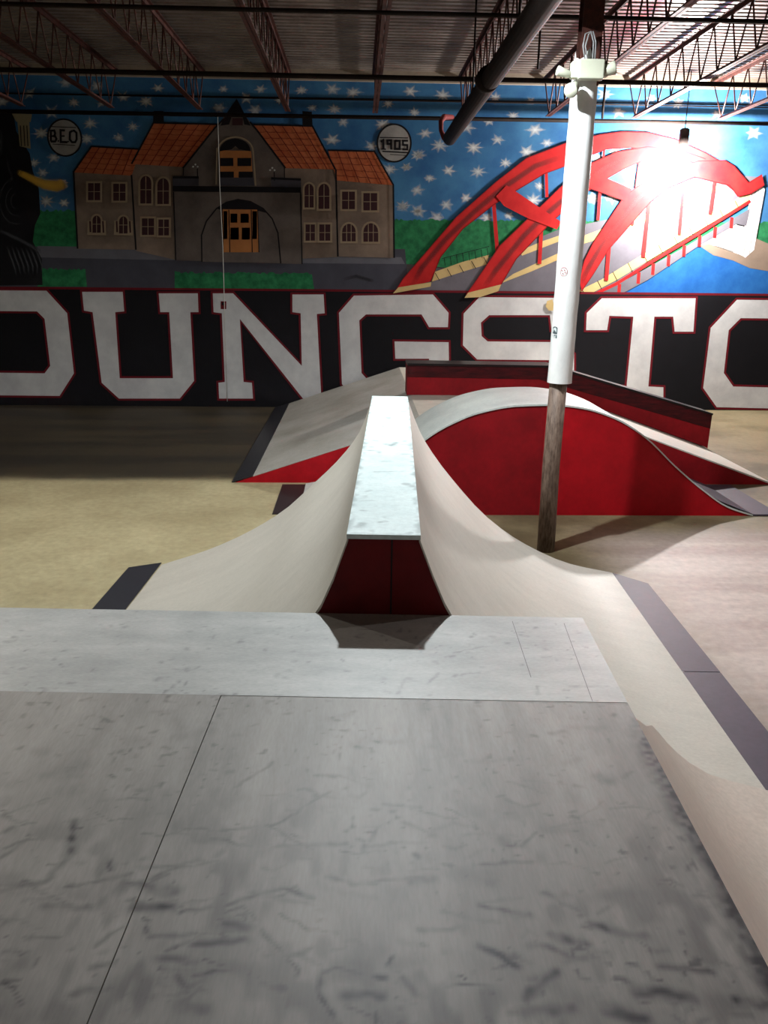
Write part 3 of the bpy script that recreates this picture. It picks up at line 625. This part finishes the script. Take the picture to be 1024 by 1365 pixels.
# ------------------------------------------------------------------ deck
DZ = 1.17
deck = thing('skate_deck', 'wide scuffed grey plywood deck filling the foreground', 'platform', L2W(-1, -1.6, 0))
MB().box((-3.3, -3.4, 0), (.80, -.004, DZ - .02), T=L2W).build('deck_frame', mat('dark_frame_ply', (58, 44, 38), .7, .3), deck)
rng = np.random.default_rng(7)
marks = []   # (x0,y0,x1,y1,width,strength) in deck coordinates
def dk(x, y): return W2L(atz(x, y, DZ))
def mk(pts, w, s_):
    q_ = [dk(*p) for p in pts]
    for a, c in zip(q_[:-1], q_[1:]): marks.append((*a, *c, w * 1.2, s_ * .95))
for pts, w, s_ in (
    ([(98, 1095), (93, 1140)], .010, .75), ([(90, 1145), (60, 1175), (0, 1187)], .008, .45), ([(146, 1145), (148, 1160)], .006, .6), ([(90, 1183), (175, 1165)], .006, .5),
    ([(190, 1182), (230, 1190)], .016, .5), ([(180, 1208), (215, 1210), (228, 1208)], .012, .65), ([(240, 1215), (300, 1208), (350, 1190), (380, 1185), (420, 1198)], .006, .5),
    ([(200, 1248), (260, 1245)], .006, .6), ([(260, 1258), (330, 1252)], .009, .6), ([(300, 1230), (330, 1238)], .012, .55), ([(210, 1278), (245, 1276)], .010, .5),
    ([(512, 1305), (450, 1292), (432, 1295), (422, 1318), (440, 1350), (448, 1365)], .007, .7), ([(380, 1345), (398, 1295), (350, 1240)], .005, .45), ([(455, 1325), (512, 1328)], .010, .6),
    ([(640, 1262), (665, 1272), (690, 1288)], .009, .8), ([(705, 1260), (730, 1262), (760, 1276)], .008, .55), ([(735, 1245), (780, 1258)], .011, .65), ([(700, 1330), (742, 1296)], .010, .7),
    ([(790, 1232), (830, 1245), (860, 1248)], .010, .65), ([(850, 1320), (890, 1324), (925, 1332)], .014, .85), ([(640, 1208), (700, 1220), (708, 1218)], .006, .6), ([(560, 1240), (600, 1240), (612, 1235)], .007, .5),
    ([(480, 1178), (520, 1172), (565, 1170)], .006, .35), ([(370, 1128), (420, 1127), (460, 1124)], .007, .35), ([(245, 1105), (300, 1108), (370, 1098), (440, 1055)], .005, .4), ([(512, 1072), (560, 1076)], .006, .35),
    ([(880, 1288), (950, 1295)], .008, .6), ([(980, 1330), (1024, 1340)], .012, .7), ([(700, 1350), (760, 1345)], .014, .6), ([(810, 1345), (860, 1360)], .014, .6),
    ([(100, 1325), (145, 1318)], .012, .45), ([(0, 1180), (50, 1180)], .008, .4), ([(60, 1208), (120, 1210)], .010, .35), ([(120, 1290), (150, 1285)], .006, .4),
    ([(190, 1300), (193, 1330)], .006, .5), ([(240, 1340), (275, 1345)], .012, .5), ([(350, 1313), (380, 1318)], .012, .5), ([(610, 860), (650, 868)], .004, .1), ([(605, 870), (645, 862)], .004, .55), ([(615, 900), (640, 896)], .004, .35),
    ([(290, 926), (830, 939)], .003, .3), ([(530, 925), (540, 905)], .005, .4), ([(715, 925), (718, 915)], .005, .45), ([(570, 912), (584, 898)], .005, .4), ([(760, 915), (810, 915)], .005, .35),
    ([(735, 978), (750, 975)], .012, .3), ([(800, 1035), (812, 1040)], .02, .4), ([(640, 1170), (655, 1177)], .018, .5), ([(550, 1175), (575, 1172)], .012, .35), ([(670, 1120), (675, 1124)], .014, .4)):
    mk(pts, w, s_)
for _ in range(420):   # small dents and specks
    x, y = rng.uniform(-1.7, .8), rng.uniform(-1.95, -.05); ln = rng.uniform(.002, .02); a = rng.uniform(-.6, .6) + (math.pi / 2 if rng.random() < .25 else 0)
    marks.append((x, y, x + ln * math.cos(a), y + ln * math.sin(a), rng.uniform(.003, .010), rng.uniform(.12, .5) * (1 if y > -1.2 else 1.2)))
for _ in range(190):   # wheel scuffs, denser towards the camera
    x = rng.uniform(-1.3, .8); y = -1.0 - rng.random() ** .8 * 1.0; ln = rng.uniform(.03, .16); a = rng.normal(0, .45)
    mx_, my_ = x + ln * .5 * math.cos(a), y + ln * .5 * math.sin(a) + rng.normal(0, .012); x2, y2 = x + ln * math.cos(a), y + ln * math.sin(a)
    w = rng.uniform(.003, .009); s_ = rng.uniform(.12, .5); marks.append((x, y, mx_, my_, w, s_)); marks.append((mx_, my_, x2, y2, w * .8, s_ * .8))
for _ in range(90):   # faint broad smudges
    x, y = rng.uniform(-1.7, .8), rng.uniform(-2.0, -.7); ln = rng.uniform(.02, .12); a = rng.normal(0, .6)
    marks.append((x, y, x + ln * math.cos(a), y + ln * math.sin(a), rng.uniform(.012, .03), rng.uniform(.06, .2)))
def vnoise(X, Y, sc, seed):
    r = np.random.default_rng(seed); T_ = r.random((257, 257)); x = (X * sc) % 256; y = (Y * sc) % 256
    xi, yi = x.astype(int), y.astype(int); u, v = x - xi, y - yi; u = u * u * (3 - 2 * u); v = v * v * (3 - 2 * v)
    return (T_[xi, yi] * (1 - u) + T_[xi + 1, yi] * u) * (1 - v) + (T_[xi, yi + 1] * (1 - u) + T_[xi + 1, yi + 1] * u) * v
def deck_sheet(r0, r1, f0, f1, step, m, label=None, z=DZ, par=None, marks=marks, name='deck_sheet', edge=0):
    nx, ny = max(2, int((r1 - r0) / step)), max(2, int((f1 - f0) / step))
    xs = np.linspace(r0, r1, nx + 1); ys = np.linspace(f0, f1, ny + 1); X, Y = np.meshgrid(xs, ys)
    G = np.zeros_like(X)
    jx = X + (vnoise(X + 9, Y + 9, 45, 1) - .5) * .008; jy = Y + (vnoise(X + 5, Y + 9, 45, 2) - .5) * .008
    brk = .4 + .95 * vnoise(X + 7, Y + 7, 48, 3)
    for (x0, y0, x1, y1, w, s_) in marks:
        pad = w * 3; i0, i1 = np.searchsorted(xs, (min(x0, x1) - pad, max(x0, x1) + pad)); k0, k1 = np.searchsorted(ys, (min(y0, y1) - pad, max(y0, y1) + pad))
        if i0 >= i1 or k0 >= k1: continue
        sl = (slice(k0, k1), slice(i0, i1)); dx, dy = x1 - x0, y1 - y0; l2 = dx * dx + dy * dy + 1e-9
        t_ = np.clip(((jx[sl] - x0) * dx + (jy[sl] - y0) * dy) / l2, 0, 1); d = np.hypot(jx[sl] - x0 - t_ * dx, jy[sl] - y0 - t_ * dy)
        G[sl] = np.maximum(G[sl], s_ * np.exp(-(d / w) ** 2) * brk[sl])
    if f1 < -.5:   # grime along the right hand edge
        e_ = .81 - X; wob = .010 + .035 * vnoise(X * .3 + 3, Y + 9, 5, 5) + .02 * vnoise(X + 3, Y + 9, 25, 6)
        G = np.maximum(G, np.clip(1.25 - e_ / wob, 0, 1) * (.5 + .7 * vnoise(X + 3, Y + 9, 70, 8)) * np.clip((-.7 - Y) / .2, .15, 1))
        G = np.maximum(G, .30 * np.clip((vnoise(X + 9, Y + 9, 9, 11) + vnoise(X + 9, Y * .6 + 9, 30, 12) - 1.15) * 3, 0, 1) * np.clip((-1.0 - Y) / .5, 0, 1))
    if edge:
        e_ = np.minimum(X - r0, r1 - X); G = np.maximum(G, .55 * np.clip(1 - e_ / (.012 + .03 * vnoise(X + 9, Y + 9, 30, 21)), 0, 1) * np.clip(vnoise(X + 9, Y + 9, 25, 22) * 2.6 - .9, 0, 1))
        G = np.maximum(G, .5 * np.clip(1 - Y / .03, 0, 1) * vnoise(X + 9, Y + 9, 60, 23))
        G = np.maximum(G, .45 * np.clip((vnoise(X + 9, Y + 9, 22, 24) * vnoise(X + 9, Y + 9, 9, 25) - .5) * 4, 0, 1))
    else:
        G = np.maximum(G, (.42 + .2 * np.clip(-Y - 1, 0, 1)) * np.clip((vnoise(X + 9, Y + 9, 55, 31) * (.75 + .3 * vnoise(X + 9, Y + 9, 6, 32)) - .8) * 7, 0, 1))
        if f1 < -.5: G += .30 * np.clip((-1.0 - Y) / .9, 0, 1) * (.5 + .8 * vnoise(X + 9, Y + 9, 11, 41))  # painted shade: deck darkens towards the viewer as the lamplight falls off
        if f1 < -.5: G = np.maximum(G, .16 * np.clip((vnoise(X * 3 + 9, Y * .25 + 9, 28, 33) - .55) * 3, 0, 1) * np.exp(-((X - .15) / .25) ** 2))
    G = np.clip(G + .10 * (vnoise(X + 9, Y + 9, 14, 14) - .5), 0, 1)
    vs = [L2W(a, c, z) for a, c in zip(X.ravel(), Y.ravel())]
    C_ = nx + 1; b = MB(); b.v = vs
    idx = np.arange((nx + 1) * (ny + 1)).reshape(ny + 1, nx + 1)
    b.f = np.stack([idx[:-1, :-1], idx[:-1, 1:], idx[1:, 1:], idx[1:, :-1]], -1).reshape(-1, 4).tolist()
    k = len(vs); b.v += [L2W(a, c, zz) for zz in (z, z - .019) for a, c in ((r0, f0), (r1, f0), (r1, f1), (r0, f1))]
    b.f += [[k + i, k + 4 + i, k + 4 + (i + 1) % 4, k + (i + 1) % 4] for i in range(4)]
    b.mi = [0] * len(b.f); b.sm = [False] * len(b.f)
    o = b.build(name, m, par or deck); at = o.data.attributes.new('grime_shade', 'FLOAT', 'POINT')
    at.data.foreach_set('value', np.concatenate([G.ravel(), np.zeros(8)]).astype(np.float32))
    if label: o['label'] = label
    return o
deck_sheet(-1.75, .81, -.66, 0, .008, strip_m, 'paler front strip of plywood')
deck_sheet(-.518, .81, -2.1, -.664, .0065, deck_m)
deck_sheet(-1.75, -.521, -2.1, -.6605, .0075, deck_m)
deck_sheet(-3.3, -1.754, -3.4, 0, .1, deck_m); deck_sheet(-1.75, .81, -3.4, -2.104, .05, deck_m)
rdk = lambda x, y: W2L(atz(x, y, 1.512))
rmarks = []
for pts, w, s_ in (([(515, 592), (522, 594), (528, 590)], .02, .6), ([(498, 587), (503, 588)], .015, .4), ([(538, 588), (540, 588)], .015, .5), ([(500, 629), (545, 628)], .006, .45), ([(510, 568), (512, 569)], .012, .4),
                   ([(488, 655), (494, 654)], .01, .4), ([(506, 696), (514, 695)], .012, .5), ([(540, 712), (548, 710)], .012, .5), ([(478, 668), (500, 667)], .004, .35), ([(530, 600), (545, 601)], .01, .3)):
    q_ = [rdk(*p) for p in pts]
    for a, c in zip(q_[:-1], q_[1:]): rmarks.append((*a, *c, w, s_))
deck_sheet(-.146, .146, -.005, 3.52, .006, ridge_m, 'bright scuffed white ridge top', z=1.512, par=spine, marks=rmarks, name='ridge_top', edge=1)
# saw lines on the front strip
b = MB()
for a, c in (((683, 828), (708, 903)), ((752, 831), (790, 935))):
    p0 = Vector((*dk(*a), 0)); p1 = Vector((*dk(*c), 0)); d = (p1 - p0).normalized(); n_ = Vector((-d.y, d.x, 0)) * .0012
    b.add([L2W(*(p0 + n_).xy, DZ + .0006), L2W(*(p1 + n_).xy, DZ + .0006), L2W(*(p1 - n_).xy, DZ + .0006), L2W(*(p0 - n_).xy, DZ + .0006)], [(3, 2, 1, 0)])
b.build('saw_line', mat('saw_line_grey', (112, 110, 108)), deck)

# ------------------------------------------------------------------ funbox with banks, behind
FY0, FY1, FZ = 9.4, WY - .1, .75
fun = thing('funbox', 'long grey funbox with banked ends and red sides in front of the mural', 'ramp', (1.8, 12, 0))
def xz(p, q_, t): return (p, t, q_)
FLX, FC0, FC1, FRX = -1.5, .76, 3.02, 5.15
MB().prism([(FLX + .24, .075), (FC0, FZ), (FC0, FZ + .012), (FLX + .24, .087)], FY0, FY1, xz).build('bank', bank_m, fun, True)
MB().prism([(FC1, FZ), (FRX - .02, .0), (FRX, .012), (FC1, FZ + .012)], FY0, FY1, xz).build('bank', mat('pale_bank_ply', (200, 196, 186), .45, .4, var=.06), fun, True)
MB().prism([(FC0, FZ), (FC1, FZ), (FC1, FZ + .012), (FC0, FZ + .012)], FY0, FY1, xz).build('funbox_top', mat('tan_top_ply', (178, 172, 160), .5, .3, var=.08), fun, True)
side = [(FLX + .02, .0), (FC0, FZ), (FC1, FZ), (FRX - .03, .0)]
MB().prism([side[0], (FC0, FZ), (1.9, FZ), (1.9, 0)], FY0 + .004, FY0 + .02, xz).build('side_panel', red, fun, True); MB().prism([(1.902, 0), (1.902, FZ), (FC1, FZ), side[3]], FY0 + .004, FY0 + .02, xz).build('side_panel', red_dk, fun, True); MB().prism(side, FY1 - .02, FY1 - .004, xz).build('side_panel', red_dk, fun, True)  # shade on the right front half is put into its darker red
MB().prism([(FLX - .02, .001), (FLX + .24, .078), (FLX + .24, .09), (FLX - .02, .012)], FY0, FY1, xz).build('threshold_plate', mat('blackened_plate', (44, 44, 50), .4, .5, metal=.2, var=.15), fun, True)

t = thing('grind_ledge', 'long red ledge with black top, level then sloping down right, on the funbox', 'ledge', (2.9, 11.6, 0))
LX0, LXB, LX1 = .705, 2.77, 5.19
body = [(LX0, FZ + .014), (3.02, FZ + .014), (5.17, .02), (LX1, .004), (LX1, .50), (LXB, 1.17), (LX0, 1.185)]
MB().prism(body, 11.45, 11.85, xz).build('ledge_body', red_dk, t, True)
MB().prism([(LX0, 1.185), (LXB, 1.17), (LX1, .50), (LX1 + .01, .525), (LXB + .01, 1.2), (LX0, 1.215)], 11.43, 11.87, xz).build('coping', mat('black_coping', (26, 24, 26), .35, .6, metal=.5), t, True)
MB().prism([(LX0, 1.02), (2.6, 1.0), (LX1, .30), (LX1, .5), (LXB, 1.17), (LX0, 1.185)], 11.444, 11.4497, xz).build('upper_band', ledge_band_m, t, True)['label'] = 'dark upper band'  # blackish strip over the upper part of the front face

# ------------------------------------------------------------------ roller
RY0, RY1 = 8.1, 9.3
roll = thing('roller_ramp', 'humped roller with white curved top and big red side behind the post', 'ramp', (1.9, 8.7, 0))
rp = interp([(-.62, .004), (-.3, .07), (0, .2), (.36, .49), (.723, .832), (.951, .974), (1.255, 1.10), (1.638, 1.172), (1.986, 1.184), (2.3, 1.155), (2.66, 1.048), (2.995, .853), (3.35, .541), (3.663, .296), (3.975, .097), (4.26, .004)])
xs_ = [-.62 + 4.88 * i / 70 for i in range(71)]
b = MB(); b.grid([[(x, y, rp(x) + .012) for x in xs_] for y in (RY0 - .012, RY1 + .012)])
b.grid([[(x, RY0 - .012, rp(x) + .012) for x in xs_], [(x, RY0 - .012, max(0, rp(x) - .006)) for x in xs_]]); b.grid([[(x, RY1 + .012, rp(x) + .012) for x in xs_], [(x, RY1 + .012, max(0, rp(x) - .006)) for x in xs_]])
b.build('curved_top', mat('roller_white_top', (200, 204, 198), .4, .5, rgb2=(178, 182, 178), scale=2, fine=30), roll)
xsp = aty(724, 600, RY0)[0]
def pan(x0, x1, y, m, lab=None):
    xx = [x for x in xs_ if x0 < x < x1]; poly = [(x0, 0)] + [(x0, max(.0, rp(x0) - .003))] + [(x, max(.002, rp(x) - .003)) for x in xx] + [(x1, max(.001, rp(x1) - .003)), (x1, 0)]
    o = MB().prism(poly, y, y + .015, xz).build('side_panel', m, roll, True)
    if lab: o['label'] = lab
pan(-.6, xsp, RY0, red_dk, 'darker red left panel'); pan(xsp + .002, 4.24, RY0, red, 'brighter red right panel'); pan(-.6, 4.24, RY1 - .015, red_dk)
b = MB(); b.prism([(-.9, 8.1), (-.6, 8.1), (-.6, 9.3), (-.9, 9.3)], .001, .008, lambda p, q_, t: (p, q_, t)); b.build('threshold_plate', mat('brown_black_plate', (46, 36, 38), .5, .4, var=.15), roll, True)
b = MB(); b.prism([(3.86, 8.09), (4.26, 8.09), (4.26, 9.31), (3.86, 9.31)], 0, 1, lambda p, q_, t: (p, q_, rp(p) + .013 + t * .004)); b.prism([(4.25, 8.09), (4.56, 8.09), (4.56, 9.31), (4.25, 9.31)], .001, .02, lambda p, q_, t: (p, q_, t))
b.build('threshold_plate', plate_m, roll, True)

# ------------------------------------------------------------------ support post
PXc, PYc = 1.775, 7.0
post = thing('support_post', 'round steel roof post, brown below and wrapped in white above', 'post', (PXc, PYc, 0))
MB().tube([(PXc - .01, PYc, 0), (PXc - .02, PYc, .8), (PXc - .01, PYc, 1.62)], [.082, .078, .076], seg=28).build('lower_shaft', brown_pole, post)['label'] = 'weathered brown bare steel'
b = MB(); pts = []; rr_ = []; rnd = random.Random(3)
for i in range(26): z = 1.565 + (4.05 - 1.565) * i / 25; pts.append((PXc - .002 + .02 * (i / 25), PYc, z)); rr_.append(.104 + rnd.uniform(-.002, .0025) + (.004 if i == 0 else 0))
b.tube(pts, rr_, seg=28, caps=False); b.add([pts[0]], []); k = 0
ring = [(pts[0][0] + .104 * math.cos(a), PYc + .104 * math.sin(a), 1.567) for a in [2 * math.pi * i / 28 for i in range(28)]]
b.add(ring, [tuple(range(28))]); b.build('white_wrap', sleeve_m, post)
b = MB(); cx = PXc + .03
b.box((cx - .08, PYc - .07, 3.9), (cx + .08, PYc - .055, CZ)); b.box((cx - .08, PYc + .055, 3.9), (cx + .08, PYc + .07, CZ)); b.box((cx - .006, PYc - .06, 3.9), (cx + .006, PYc + .06, CZ))
b.build('upper_beam', rust, post)
b = MB(); rag = [];   # torn top of the wrap
for i in range(29):
    a = 2 * math.pi * i / 28; rag.append((a, 4.05 + .09 * abs(math.sin(2.3 * a + .6)) + .03 * math.sin(7 * a)))
b.grid([[(PXc + .018 + .104 * math.cos(a), PYc + .104 * math.sin(a), 4.04) for a, z in rag], [(PXc + .018 + .09 * math.cos(a), PYc + .09 * math.sin(a), z) for a, z in rag]])
b.build('torn_wrap_top', sleeve_m, post)
def on_post(x, y, dz=0):   # point on the wrap seen at this place
    z = aty(x, y, PYc - .1)[2]; dx = max(-.1, min(.1, aty(x, y, PYc - .09)[0] - (PXc + .005))); return dx, z
b = MB(); x0, z0 = on_post(741, 443)
def patch(bm, cx_, cz_, shape, m, off=.0015):
    R_ = .1075 + off; vs = []
    for (u, v) in shape: a = math.asin(max(-.99, min(.99, cx_ / .107))) + u / .107; vs.append((PXc + .006 + R_ * math.sin(a), PYc - R_ * math.cos(a), cz_ + v))
    bm.add(vs, [tuple(range(len(vs)))], m)
stk = mat('sticker_grey', (74, 88, 92), .4, .4, var=.03); stw = mat('sticker_white', (215, 225, 225), .4, .4, var=.02)
patch(b, x0, z0 + .012, [(-.028, -.03), (0, -.03), (.028, -.03), (.028, .022), (.02, .03), (0, .033), (-.02, .03), (-.028, .022)], stk)
patch(b, x0, z0 + .02, [(-.02, -.022), (-.013, -.022), (-.008, -.002), (.008, -.002), (.013, -.022), (.02, -.022), (.02, .006), (0, .016), (-.02, .006)], stw, .0028)
patch(b, x0, z0 - .038, [(-.028, -.014), (0, -.016), (.028, -.014), (.028, .014), (0, .014), (-.028, .014)], stk)
for i in range(4): patch(b, x0 - .018 + i * .012, z0 - .036, [(-.003, -.006), (.004, -.006), (.004, .006), (-.003, .006)], stw, .0028)
b.build('sticker', stk, post)['label'] = 'small grey and white sticker'
b = MB(); x0, z0 = on_post(751.5, 362); pk = mat('faded_red_print', (186, 96, 100), .5, .3)
for i in range(16):
    a, c = 2 * math.pi * i / 16, 2 * math.pi * (i + .8) / 16; patch(b, x0, z0, [(.034 * math.cos(a), .036 * math.sin(a)), (.034 * math.cos(c), .036 * math.sin(c)), (.029 * math.cos(c), .031 * math.sin(c)), (.029 * math.cos(a), .031 * math.sin(a))], pk)
for (u, v) in ((-.012, .008), (.006, .012), (.012, -.006), (-.004, -.014)): patch(b, x0 + u, z0 + v, [(-.006, -.004), (.006, -.003), (.005, .004), (-.006, .003)], pk)
b.build('round_sticker', pk, post)['label'] = 'faded round red printed sticker'

# emergency light on the post
ez = aty(786, 94, 6.85)[2]
el = thing('emergency_light', 'ivory twin-head emergency light fixed high on the white post', 'lamp', (PXc + .04, 6.85, ez))
b = MB(); x0, x1 = aty(770, 94, 6.85)[0], aty(804, 94, 6.85)[0]; z0, z1 = aty(786, 107, 6.85)[2], aty(786, 80, 6.85)[2]
b.box((x0, 6.80, z0), (x1, 6.892, z1)); o = b.build('battery_case', ivory, el); md = o.modifiers.new('bevel', 'BEVEL'); md.width = .012; md.segments = 3
b = MB(); b.box((x0 - .05, 6.83, z0 + .01), (x0 + .005, 6.9, z1 - .012)); o = b.build('side_bracket', ivory, el); o.modifiers.new('bevel', 'BEVEL').width = .006
b = MB(); b.box((x1 - .005, 6.84, z0 + .03), (x1 + .04, 6.9, z1 - .03)); o = b.build('side_bracket', ivory, el)
def head(c, d, r, name='lamp_head'):
    c = Vector(c); d = Vector(d).normalized()
    o = MB().tube([c - d * .06, c - d * .045, c, c + d * .05, c + d * .058], [r * .45, r * .7, r * .85, r, r * .93], seg=20).build(name, ivory, el); return o
head(aty(764, 118, 6.82), (-.5, -.75, -.45), .055); head(aty(752, 97, 6.85), (-.95, -.1, .25), .036); head(aty(811, 93, 6.85), (.9, -.25, .25), .05)
cab = mat('grey_cable', (150, 150, 150), .5, .4)
b = MB()
for dx in (0, .018): b.tube([(PXc - .02 + dx, 6.88, z1 - .01), (PXc - .05 + dx, 6.87, z1 + .1), (PXc - .04 + dx * 1.5, 6.87, z1 + .18), (PXc + dx, 6.87, z1 + .2), (PXc + .03 + dx, 6.875, z1 + .13), (PXc + .035 + dx, 6.88, z1)], .006, seg=8)
b.build('cable_loop', cab, el)
